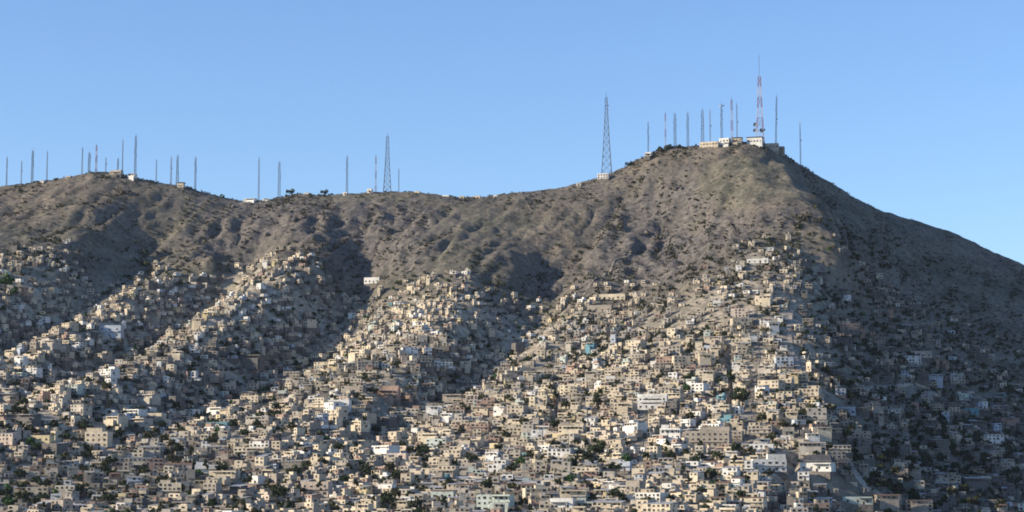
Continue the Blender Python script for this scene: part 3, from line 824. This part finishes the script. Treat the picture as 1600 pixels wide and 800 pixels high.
# everything smaller: one mass
VV, FF, MM, off = [], [], [], 0
for i, (pl, x, y, z, rot, px, py) in enumerate(plans):
    if i in ind: continue
    V, Fc, M = boxes_mesh(house_boxes(pl, far=True), (x, y, z), rot)
    VV.append(V); FF.append(Fc + off); MM.append(M); off += len(V)
far = add_mesh('distant_houses', np.concatenate(VV), np.concatenate(FF), MLIST, np.concatenate(MM))
far['kind'] = 'stuff'
print('stuff house verts', off)

# terrace walls between the rows (stone retaining walls, past counting)
VV, FF, MM, off = [], [], [], 0
for k_ in range(1500):
    i = random.randrange(len(houses))
    x, y, px, py, o = houses[i]
    x += random.uniform(-6, 6); y += random.uniform(-6, -4)
    L_ = random.uniform(5, 14)
    V, Fc, M = boxes_mesh([(0, 0, -3, L_, .5, 3 + random.uniform(.6, 1.8), random.choice(['stone', 'stone', 'concrete', 'tan', 'roof_dust']))], (x, y, float(H(x, y))), o + random.uniform(-.2, .2))
    VV.append(V); FF.append(Fc + off); MM.append(M); off += len(V)
tw = add_mesh('terrace_walls', np.concatenate(VV), np.concatenate(FF), MLIST, np.concatenate(MM)); tw['kind'] = 'stuff'

# ------------------------------------------------------------------ trees
def crown_arrays(rnd, rx, rz, nclump, nleaf, leaf, z0):
    V = []
    for c in range(nclump):
        th, ph = rnd.uniform(0, 6.283), math.acos(rnd.uniform(-.5, 1))
        rr = rnd.uniform(.35, .85)
        c0 = np.array((rx * rr * math.sin(ph) * math.cos(th), rx * rr * math.sin(ph) * math.sin(th), z0 + rz * rr * math.cos(ph)))
        cr = rnd.uniform(.28, .5) * rx
        for l in range(nleaf):
            v = np.array([rnd.gauss(0, 1) for _ in range(3)]); v /= np.linalg.norm(v)
            p = c0 + v * cr * rnd.uniform(.5, 1.05) * np.array((1, 1, .8))
            t = np.array([rnd.gauss(0, 1) for _ in range(3)]); t /= np.linalg.norm(t)
            b = np.cross(v + .5 * t, t); b /= np.linalg.norm(b) + 1e-6
            s = leaf * rnd.uniform(.6, 1.3)
            V += [p - t * s, p + b * s * .7, p + t * s, p - b * s * .7]
    return np.array(V)
def trunk_arrays(rnd, h, r, rx):
    V, Fc = [], []
    def limb(p, q, r0, r1):
        p, q = np.array(p, float), np.array(q, float)
        a = q - p; a /= np.linalg.norm(a)
        u = np.cross(a, (0.3, .9, .1)); u /= np.linalg.norm(u); w = np.cross(a, u)
        o = len(V)
        for (c, rr) in ((p, r0), (q, r1)):
            for k in range(5): V.append(c + rr * (math.cos(k * 1.2566) * u + math.sin(k * 1.2566) * w))
        for k in range(5): Fc.append((o + k, o + (k + 1) % 5, o + 5 + (k + 1) % 5, o + 5 + k))
    top = (rnd.uniform(-.3, .3), rnd.uniform(-.3, .3), h)
    limb((0, 0, -1.5), top, r, r * .65)
    for k in range(4):
        t = k * 1.57 + rnd.uniform(-.4, .4)
        limb(top, (rx * .5 * math.cos(t), rx * .5 * math.sin(t), h + rx * rnd.uniform(.3, .7)), r * .55, r * .2)
    return np.array(V), np.array(Fc)
KINDS = {'broad': (2.9, 2.3, 11, 26, .50, 2.6), 'slender': (1.3, 3.6, 10, 20, .42, 4.0), 'low': (2.2, 1.3, 8, 22, .42, 1.2), 'round': (2.1, 2.0, 9, 22, .42, 2.2)}
protos = {}
for kn, (rx, rz, nc, nl, lf, z0) in KINDS.items():
    for v in range(3):
        rnd = random.Random(hash((len(kn), v)) + 3)
        CV = crown_arrays(rnd, rx, rz, nc, nl, lf, z0 + rz * .5)
        TV, TF = trunk_arrays(rnd, z0 * .8, .22, rx)
        protos[(kn, v)] = (CV, TV, TF)
def mesh_from(name, V, Fc, mat):
    o = add_mesh(name, V, Fc, [mat]); me = o.data; bpy.data.objects.remove(o); return me
tmesh = {}
for key, (CV, TV, TF) in protos.items():
    for lm in ('leaf_a', 'leaf_b', 'leaf_c'):
        tmesh[key + (lm,)] = mesh_from('crown', CV, np.arange(len(CV)).reshape(-1, 4), MATS[lm])
    tmesh[key + ('t',)] = mesh_from('trunk', TV, TF, MATS['bark'])
TW = {'broad': 'broad', 'slender': 'tall slender', 'low': 'low spreading', 'round': 'small round'}
LW = {'leaf_a': 'dark green', 'leaf_b': 'olive', 'leaf_c': 'bright green'}
tl = []
for (x, y, px, py) in trees:
    rnd = random.Random(int(x * 7 + y * 13))
    kn = rnd.choices(['broad', 'slender', 'low', 'round'], [38, 8, 28, 26])[0]
    lm = rnd.choices(['leaf_a', 'leaf_b', 'leaf_c'], [55, 41, 4])[0]
    s = rnd.uniform(.85, 1.65)
    if town_depth(px, py) < 80: s *= .75
    tl.append([x, y, float(H(x, y)), s, kn, rnd.randrange(3), lm, px, py, rnd.uniform(0, 6.28)])
# trees seen singly in the photograph: px, py of foot, height px, kind, leaf, label
SOLO = [
    (344, 318, 14, 'low', 'leaf_a', 'dark green bushy tree on the left ridge just left of the saddle huts'),
    (315, 306, 12, 'slender', 'leaf_a', 'short dark tree standing upright on the left ridge beside the bushy one'),
    (8, 462, 34, 'broad', 'leaf_c', 'bright green leafy tree at the left edge among upper houses'),
    (24, 470, 22, 'round', 'leaf_c', 'small bright green tree right of the larger one at the left edge'),
    (868, 640, 36, 'slender', 'leaf_a', 'tall dark slender tree on the lit slope left of the windowed block'),
    (885, 622, 30, 'slender', 'leaf_a', 'second tall slender tree up and right of the dark one on the lit slope'),
    (912, 680, 34, 'slender', 'leaf_b', 'dark narrow tree below the two slender trees of the lit slope'),
    (936, 718, 30, 'broad', 'leaf_a', 'wide dark tree below left of the pale windowed block'),
    (1142, 628, 62, 'slender', 'leaf_a', 'tallest dark narrow tree on the lit spur above the long grey block'),
    (1160, 640, 34, 'broad', 'leaf_a', 'dark broad tree right of the tallest narrow tree on the spur'),
    (1076, 600, 18, 'broad', 'leaf_a', 'dark round-topped tree above the open-fronted white house'),
    (572, 745, 22, 'broad', 'leaf_a', 'dark broad tree in the lower town right of the broad pink house'),
    (460, 752, 26, 'broad', 'leaf_a', 'dark grey-green tree above the broad pink house'),
    (568, 678, 18, 'low', 'leaf_a', 'dark low tree under the bright white house in mid town'),
    (1031, 243, 15, 'round', 'leaf_a', 'leftmost of three dark bushy trees left of the summit buildings'),
    (1046, 241, 17, 'broad', 'leaf_a', 'middle and tallest of three dark bushy trees left of the summit buildings'),
    (1062, 238, 13, 'round', 'leaf_a', 'rightmost of three dark bushy trees left of the summit buildings'),
    (984, 262, 10, 'low', 'leaf_a', 'dark low tree on the ridge between the big lattice tower and the summit'),
    (455, 306, 11, 'low', 'leaf_b', 'low olive tree on the ridge left of its neighbour in the saddle'),
    (508, 306, 10, 'low', 'leaf_b', 'low olive tree on the ridge left of the lone mid ridge mast'),
    (57, 292, 9, 'low', 'leaf_a', 'dark low tree beside the dark mast on the far left ridge'),
    (1212, 738, 26, 'slender', 'leaf_a', 'narrow dark tree hugging the right end of the stepped white building'),
]
for (px, py, hp, kn, lm, lab) in SOLO:
    g = ray_ground(px, py) if py > 325 else None
    if g is None:
        Y = float(ridge_y(px)) - 4; x = at(px, py, Y)[0]; g = (x, Y, at(px, py, Y)[2])
    x, y, z = g
    K = KINDS[kn]
    hm = hp * y / F
    s = hm / (K[5] + K[1] * 1.5)
    e = bpy.data.objects.new('tree', None); COL.objects.link(e); e.location = (x, y, z - .3); e.scale = (s, s, s)
    tag(e, lab, 'tree')
    link('crown', tmesh[(kn, 0, lm)], e); link('trunk', tmesh[(kn, 0, 't')], e)
infr = [i for i, t in enumerate(tl) if 0 < t[7] < 1600 and t[8] < 806]
infr.sort(key=lambda i: -tl[i][3] * KINDS[tl[i][4]][0] * KINDS[tl[i][4]][1] / tl[i][1] ** 2)
tind = set(infr[:285])
buckets = {}
for i in tind:
    t = tl[i]
    a, w_, dist = near_anchor(t[7], t[8])
    buckets.setdefault((TW[t[4]], LW[t[6]], w_, a[2]), []).append((dist, i))
for key, lst in buckets.items():
    lst.sort()
    for n_, (dist, i) in enumerate(lst):
        tw_, lw, w_, ph = key
        t = tl[i]
        if len(lst) == 1: lab = f'{tw_} {lw} tree {w_} {ph}'
        else: lab = f'{tw_} {lw} tree, {RANK[min(n_, 25)]} {w_} {ph}' if n_ < 26 else f'{tw_} {lw} tree, farthest group {w_} {ph}'
        e = bpy.data.objects.new('tree', None); COL.objects.link(e)
        e.location = (t[0], t[1], t[2] - .2); e.scale = (t[3],) * 3; e.rotation_euler = (0, 0, t[9])
        tag(e, lab, 'tree', 'trees growing between the houses')
        link('crown', tmesh[(t[4], t[5], t[6])], e); link('trunk', tmesh[(t[4], t[5], 't')], e)
def merge(items, name, mats):
    """items: list of (V, F, matindex, pos, scale, rot)"""
    VV, FF, MM, off = [], [], [], 0
    for V, Fc, m, p, s, r in items:
        c, sn = math.cos(r), math.sin(r)
        W_ = np.stack([(V[:, 0] * c - V[:, 1] * sn) * s + p[0], (V[:, 0] * sn + V[:, 1] * c) * s + p[1], V[:, 2] * s + p[2]], 1)
        VV.append(W_); FF.append(Fc + off); MM.append(np.full(len(Fc), m)); off += len(V)
    o = add_mesh(name, np.concatenate(VV), np.concatenate(FF), mats, np.concatenate(MM)); o['kind'] = 'stuff'
    print(name, off); return o
small = {}
for kn, (rx, rz, nc, nl, lf, z0) in KINDS.items():
    V = crown_arrays(random.Random(len(kn)), rx, rz, 8, 9, lf * 1.5, z0 * .7 + rz * .5)
    small[kn] = (V, np.arange(len(V)).reshape(-1, 4))
items = []
LI = {'leaf_a': 0, 'leaf_b': 1, 'leaf_c': 2}
for i, t in enumerate(tl):
    if i in tind: continue
    V, Fc = small[t[4]]
    items.append((V, Fc, LI[t[6]], (t[0], t[1], t[2] - .4), t[3], t[9]))
merge(items, 'distant_trees', [MATS['leaf_a'], MATS['leaf_b'], MATS['leaf_c']])

# ------------------------------------------------------------------ scrub and boulders on the wild slope
shr = []
for v in range(6):
    V = crown_arrays(random.Random(90 + v), 1.0, .7, 3, 5, .42, .35)
    shr.append((V, np.arange(len(V)).reshape(-1, 4)))
items = []
N_ = 100000
xs = rng.uniform(-760, 760, N_); ys = rng.uniform(1180, 2330, N_)
zs = H(xs, ys); qx, qy, _ = project(xs, ys, zs); tdp = town_depth(qx, qy)
dn = vnoise(xs / 40, ys / 40, 31) * .8 + .4 * vnoise(xs / 14, ys / 14, 32) + .38 * bil(GULLY, HX0, HY0, st, xs, ys) - .06
rd = rng.random(N_)
ok = (qx > -40) & (qx < 1640) & (rd < np.clip(.30 + dn * 1.5, .05, 1) * np.interp(tdp, [40, 120], [1, .28]) * np.interp(qx, [1240, 1330], [1, 2.6]))
for i in np.nonzero(ok)[0]:
    V, Fc = shr[i % 6]
    m = 0 if (i * 29) % 100 < (46 if qx[i] < 1290 else 80) else (1 if (i * 29) % 100 < 74 else (2 if (i * 7) % 10 < 8 else 3))
    s = 0.6 + 1.5 * ((i * 37) % 100) / 100 + (1.6 if (i * 13) % 17 == 0 else 0)
    if dn[i] > .22: s *= 1.5
    if ys[i] > 2270: s = min(s, 1.6)
    items.append((V, Fc, (0, 1, 1, 2)[m] if m != 3 else 2, (xs[i], ys[i], zs[i] - .2), s, i * 1.3))
# strings of bigger bushes following the ribs of the slope
for k_ in range(1400):
    x0, y0 = random.uniform(-600, 620), random.uniform(1650, 2290)
    u_, v_, _d = project(x0, y0, float(H(x0, y0)))
    if town_depth(u_, v_) > 25 and u_ < 1290 and random.random() < .85: continue
    if float(rocky(x0, y0)) < random.uniform(-.1, .5) and u_ < 1290: continue
    n_ = random.randint(2, 9)
    ang = random.uniform(-.25, .25)
    for q in range(n_):
        x = x0 - .40 * q * 4 + random.uniform(-2.5, 2.5) + ang * q * 4; y = y0 - q * 5 + random.uniform(-2, 2)
        V, Fc = shr[(k_ + q) % 6]
        s = random.uniform(1.2, 3.0)
        if y > 2265: s = min(s, 1.6)
        items.append((V, Fc, 0 if random.random() < .75 else 1, (x, y, float(H(x, y)) - .3), s, q + k_))
# bushes that break the skyline
SKYB = [(1035, 12, 3.4), (1050, 10, 3.6), (1068, 10, 3.0), (1025, 8, 2.8), (1085, 8, 2.6), (1148, 8, 2.6), (1190, 10, 2.6), (1205, 10, 3.0), (1000, 12, 2.2), (985, 10, 2.0), (455, 14, 2.8), (475, 12, 2.6),
        (505, 12, 2.6), (55, 10, 2.4), (70, 8, 2.2), (30, 8, 1.8), (145, 10, 2.2), (160, 10, 2.4), (175, 8, 2.2), (192, 8, 2.0), (230, 8, 2.0), (240, 6, 2.0), (290, 8, 2.2), (300, 6, 2.0), (560, 12, 1.8), (600, 12, 1.6),
        (640, 12, 1.8), (700, 10, 1.8), (720, 8, 1.6), (790, 10, 1.9), (840, 16, 1.8), (900, 14, 1.9), (925, 10, 1.8), (1240, 8, 2.2), (1270, 10, 2.4), (1300, 12, 1.4), (1440, 10, 1.5), (1360, 16, 1.3), (1540, 18, 1.2)]
for (px, n_, s) in SKYB:
    for q in range(n_):
        p_ = px + random.uniform(-12, 12)
        Y = float(ridge_y(p_)) - random.uniform(0, 30)
        x = (p_ - 800) / F * Y
        V, Fc = shr[q % 6]
        items.append((V, Fc, 0 if random.random() < .8 else 1, (x, Y, float(H(x, Y)) - .1), s * random.uniform(.5, 1.1), q))
merge(items, 'scrub', [MATS['leaf_a'] if False else MATS['leaf_b'], MATS['scrub_a'], MATS['scrub_b']])

ICO = None
import bmesh
bm = bmesh.new(); bmesh.ops.create_icosphere(bm, subdivisions=1, radius=1.0)
IV = np.array([v.co[:] for v in bm.verts]); IF = np.array([[v.index for v in f.verts] for f in bm.faces]); bm.free()
rocks = []
for v in range(5):
    r_ = np.random.default_rng(v)
    rocks.append(IV * r_.uniform(.65, 1.2, (len(IV), 1)) * np.array((1.2, 1, .8)))
items = []
N_ = 16000
xs = rng.uniform(-760, 760, N_); ys = rng.uniform(1500, 2300, N_)
zs = H(xs, ys); rk = rocky(xs, ys); qx, qy, _ = project(xs, ys, zs)
rd = rng.random(N_)
ok = (qx > -40) & (qx < 1640) & (rd < rk * .9) & (town_depth(qx, qy) < 30)
for i in np.nonzero(ok)[0]:
    s = 0.5 + 2.6 * rd[i] ** 1.5 * (1.9 if i % 9 == 0 else .9)
    items.append((rocks[i % 5], IF, 0, (xs[i], ys[i], zs[i] + .1 * s), s, i * 2.1))
merge(items, 'boulders', [MATS['rock']])

# ------------------------------------------------------------------ masts
def bar_arrays(segs):
    """segs: list of (p, q, thickness)"""
    P = np.array([s[0] for s in segs], float); Q = np.array([s[1] for s in segs], float); T = np.array([s[2] for s in segs]) / 2
    a = Q - P; a /= np.linalg.norm(a, axis=1)[:, None]
    ref = np.where(np.abs(a[:, 2:3]) > .9, np.array([[1., 0, 0]]), np.array([[0, 0, 1.]]))
    u = np.cross(a, ref); u /= np.linalg.norm(u, axis=1)[:, None]; w = np.cross(a, u)
    V = []
    for C in (P, Q):
        for su, sw in ((-1, -1), (1, -1), (1, 1), (-1, 1)):
            V.append(C + u * (su * T)[:, None] + w * (sw * T)[:, None])
    V = np.stack(V, 1).reshape(-1, 3)
    f = np.array([(0, 1, 5, 4), (1, 2, 6, 5), (2, 3, 7, 6), (3, 0, 4, 7), (3, 2, 1, 0), (4, 5, 6, 7)])
    return V, (f[None] + 8 * np.arange(len(segs))[:, None, None]).reshape(-1, 4)
def dish(parent, loc, r, yaw, mat='mast_white'):
    n_ = 14; V = [(0, .12 * r, 0)]; Fc = []
    for ring, (rr, yy) in enumerate(((.5, .02), (1, -.3))):
        for k in range(n_):
            t = k * 2 * math.pi / n_; V.append((rr * r * math.cos(t), yy * r, rr * r * math.sin(t)))
    me = bpy.data.meshes.new('dish')
    for k in range(n_):
        Fc.append((0, 1 + k, 1 + (k + 1) % n_)); Fc.append((1 + k, 1 + n_ + k, 1 + n_ + (k + 1) % n_, 1 + (k + 1) % n_))
    V += [(0, .5 * r, 0)]
    Fc += [(len(V) - 1, 1 + n_ + (k + 1) % n_, 1 + n_ + k) for k in range(n_)]
    me.from_pydata(V, [], Fc); me.materials.append(MATS[mat])
    return link('dish', me, parent, loc, yaw)
def mast(px, pt, pb, wb, wt, style, label, dishes=(), whip=0.06, yoff=6.0, thick=None, bands=5):
    Y = float(ridge_y(px)) - yoff
    x, _, zb = at(px, pb, Y)
    zt = at(px, pt, Y)[2]
    gz = float(H(x, Y))
    zb = min(zb, gz)
    h = zt - zb
    px_m = Y / F
    wb, wt = wb * px_m, wt * px_m
    e = bpy.data.objects.new('radio_mast', None); COL.objects.link(e); e.location = (x, Y, zb - .5)
    tag(e, label, 'radio mast', 'radio masts along the ridge')
    hm = h * (1 - whip)
    nsec = max(6, int(hm / max(1.6, (wb + wt) * .55)))
    nsec = min(nsec, 40)
    tl_ = thick or max(.12, .022 * (wb + wt) + .12)
    corners = [(-.5, -.5), (.5, -.5), (.5, .5), (-.5, .5)]
    def P(c, f, zmul=1.0):
        # slight flare towards the foot
        w = wt + (wb - wt) * (1 - f) ** 1.35
        return (c[0] * w, c[1] * w, f * hm)
    nb = bands if style == 'banded' else 1
    per = max(1, nsec // nb)
    if nb > 1: nsec = per * nb
    for b_ in range(nb):
        segs, legs = [], []
        for s in range(b_ * per, (b_ + 1) * per) if nb > 1 else range(nsec):
            f0, f1 = s / nsec, (s + 1) / nsec
            for k in range(4):
                c0, c1 = corners[k], corners[(k + 1) % 4]
                legs.append((P(c0, f0), P(c0, f1), tl_, k))
                segs.append((P(c0, f0), P(c1, f1), tl_ * .6)); segs.append((P(c1, f0), P(c0, f1), tl_ * .6))
                segs.append((P(c0, f1), P(c1, f1), tl_ * .6))
        if style == 'banded': m = 'mast_red' if (nb - 1 - b_) % 2 == 0 else 'mast_white'
        else: m = 'steel_pale' if style == 'pale' else 'steel'
        if style == 'banded':
            V, Fc = bar_arrays([l[:3] for l in legs] + segs)
            o = add_mesh('painted_section', V, Fc, [MATS[m]], parent=e)
            o['label'] = 'red lattice section' if m == 'mast_red' else 'white lattice section'
        else:
            V, Fc = bar_arrays(segs); add_mesh('bracing', V, Fc, [MATS[m]], parent=e)
            for k in range(4):
                V, Fc = bar_arrays([l[:3] for l in legs if l[3] == k]); add_mesh('leg', V, Fc, [MATS[m]], parent=e)
    V, Fc = bar_arrays([((0, 0, hm), (0, 0, h), max(.14, tl_ * .8))] + [((-.7, 0, hm + (h - hm) * t), (.7, 0, hm + (h - hm) * t), .1) for t in (.2, .5, .8)])
    add_mesh('antenna', V, Fc, [MATS['steel' if style != 'pale' else 'steel_pale']], parent=e)
    for (dx, f, r) in dishes:
        dish(e, (dx, -(wt / 2 + .8), f * hm), r, 0.3 if dx > 0 else -.3, 'steel' if r > 1.2 else 'mast_white')
        V, Fc = bar_arrays([((0, 0, f * hm), (dx, -(wt / 2 + .6), f * hm), .25)]); add_mesh('dish_arm', V, Fc, [MATS['steel']], parent=e)
    if style != 'main' and px % 3 == 0 and not dishes:
        dish(e, (0.9, -(wt / 2 + .6), .62 * hm), .9, .2, 'mast_white')
    if style == 'dark' and h > 22:   # side antennas that thicken the upper half
        segs = []
        rr = random.Random(px)
        for f in (.55, .62, .7, .78, .86):
            s_ = rr.choice((-1, 1))
            segs += [((0, 0, f * hm), (s_ * (wt / 2 + .6), 0, f * hm), .14), ((s_ * (wt / 2 + .6), 0, f * hm - .9), (s_ * (wt / 2 + .6), 0, f * hm + .9), .3)]
        V, Fc = bar_arrays(segs); add_mesh('panel_antennas', V, Fc, [MATS['steel']], parent=e)
    return e
M_ = [
    (10, 243, 292, 2.0, 1.2, 'pale', 'thin pale mast nearest the left edge of the ridge', ()),
    (33, 250, 290, 1.2, 1.0, 'pale', 'faint short mast between the two leftmost tall masts', ()),
    (50, 232, 288, 3.2, 2.0, 'dark', 'dark mast second tallest on the far left before the rounded hilltop', ()),
    (73, 234, 286, 1.6, 1.0, 'pale', 'thin pale mast just right of the dark far-left mast', ()),
    (128, 228, 277, 2.0, 1.2, 'pale', 'pale mast leftmost of the group on the rounded left hilltop', ()),
    (139, 236, 274, 3.4, 2.2, 'dark', 'short thick dark mast on the rounded left hilltop', ()),
    (150, 224, 272, 3.0, 1.8, 'banded', 'red and white mast on the rounded left hilltop beside the thick dark one', ()),
    (165, 245, 271, 1.6, 1.0, 'pale', 'short thin mast at the centre of the rounded left hilltop', ()),
    (184, 246, 273, 2.6, 1.6, 'dark', 'short dark mast right of the left hilltop centre', ((.9, .7, .8),)),
    (191, 215, 275, 1.6, 1.0, 'pale', 'tall very thin pale mast left of the tallest left hilltop mast', ()),
    (211, 208, 279, 3.0, 2.0, 'dark', 'tallest mast of the left hilltop above the white hut', ()),
    (244, 248, 285, 1.6, 1.0, 'pale', 'thin short mast on the right shoulder of the left hilltop', ()),
    (267, 243, 289, 2.2, 1.4, 'pale', 'paler left one of the close pair of masts on the left ridge', ()),
    (277, 240, 290, 4.4, 1.8, 'dark', 'darker right one of the close pair of masts on the left ridge', ((1.0, .45, .9),)),
    (305, 243, 296, 2.6, 1.8, 'dark', 'mast standing alone right of the close pair on the left ridge', ()),
    (404, 243, 318, 2.4, 1.6, 'pale', 'slim mast rising between the two white saddle huts', ()),
    (436, 250, 310, 4.0, 2.4, 'dark', 'dark mast right of the saddle huts', ()),
    (542, 241, 305, 3.0, 2.0, 'dark', 'lone dark mast in the middle of the ridge left of the wide tower', ()),
    (587, 241, 301, 2.4, 1.8, 'banded', 'slim red and white mast just left of the wide two-legged tower', ()),
    (605, 207, 300, 12, 3.6, 'dark', 'tall wide-legged lattice tower in the middle of the ridge', ()),
    (623, 262, 300, 1.4, 1.0, 'pale', 'thin low mast right of the wide-legged mid ridge tower', ()),
    (948, 144, 279, 17, 3.2, 'dark', 'tall tapering lattice tower alone left of the summit', ((2.0, .90, .8),)),
    (1013, 188, 246, 2.2, 1.2, 'dark', 'slim mast leftmost of the summit row', ()),
    (1040, 173, 238, 2.2, 1.6, 'banded', 'faint red and white mast second from the left in the summit row', ()),
    (1055, 174, 236, 4.2, 3.0, 'dark', 'thick dark mast third from the left in the summit row', ()),
    (1075, 173, 236, 3.6, 2.4, 'dark', 'dark mast fourth from the left in the summit row', ()),
    (1098, 168, 236, 5.2, 2.8, 'dark', 'dark mast with a wide foot in the middle of the summit row', ()),
    (1110, 168, 236, 1.8, 1.4, 'pale', 'thin pale mast right of the wide-footed summit mast', ()),
    (1128, 158, 236, 3.0, 2.2, 'dark', 'dark mast with a star-like antenna head over the white cube building', ((-2.2, .97, 1.0), (2.2, .97, 1.0))),
    (1144, 150, 236, 3.4, 2.6, 'banded', 'red and white mast right of the star-headed one', ()),
    (1152, 158, 236, 2.0, 1.4, 'pale', 'slim pale mast close beside the red and white mast on the summit', ()),
    (1188, 84, 232, 13, 4.0, 'main', 'tallest mast of all, tapering red and white lattice with dishes on the summit', ()),
    (1212, 145, 242, 2.6, 1.4, 'dark', 'slim slightly leaning mast right of the tallest mast', ()),
    (1251, 188, 262, 1.8, 1.2, 'pale', 'thin mast farthest right on the dark slope shoulder', ()),
]
for (px, pt, pb, wb, wt, stl, lab, ds) in M_:
    if stl == 'main':
        e = mast(px, pt, pb, wb, wt, 'banded', lab, ((-5.5, .33, 2.4), (-6.0, .25, 2.2), (1.0, .25, 2.4), (4.2, .26, 1.4), (-5.0, .12, 1.4)), whip=.24, thick=.42, bands=7)
    else:
        e = mast(px, pt, pb, wb, wt, stl, lab, ds)
    if px == 1212: e.rotation_euler = (0, 0.03, 0)
# a frame tower that carries the outlying dishes beside the tallest mast

# ------------------------------------------------------------------ haze
V = np.array([(x, y, z) for z in (0.0, 1.0) for (x, y) in ((-30000, -30000), (30000, -30000), (30000, 30000), (-30000, 30000))], float)
V[:4, 2] = -40; V[4:, 2] = 640
hz = bpy.data.materials.new('haze_air'); hz.use_nodes = True
hz.node_tree.nodes.clear()
pv = hz.node_tree.nodes.new('ShaderNodeVolumePrincipled'); ho = hz.node_tree.nodes.new('ShaderNodeOutputMaterial')
pv.inputs['Color'].default_value = (0.72, 0.80, 0.92, 1)
pv.inputs['Density'].default_value = 0.000012
pv.inputs['Anisotropy'].default_value = 0.2
hz.node_tree.links.new(pv.outputs[0], ho.inputs['Volume'])
hb = add_mesh('haze', V, [(3, 2, 1, 0), (4, 5, 6, 7), (0, 1, 5, 4), (1, 2, 6, 5), (2, 3, 7, 6), (3, 0, 4, 7)], [hz]); hb['kind'] = 'stuff'
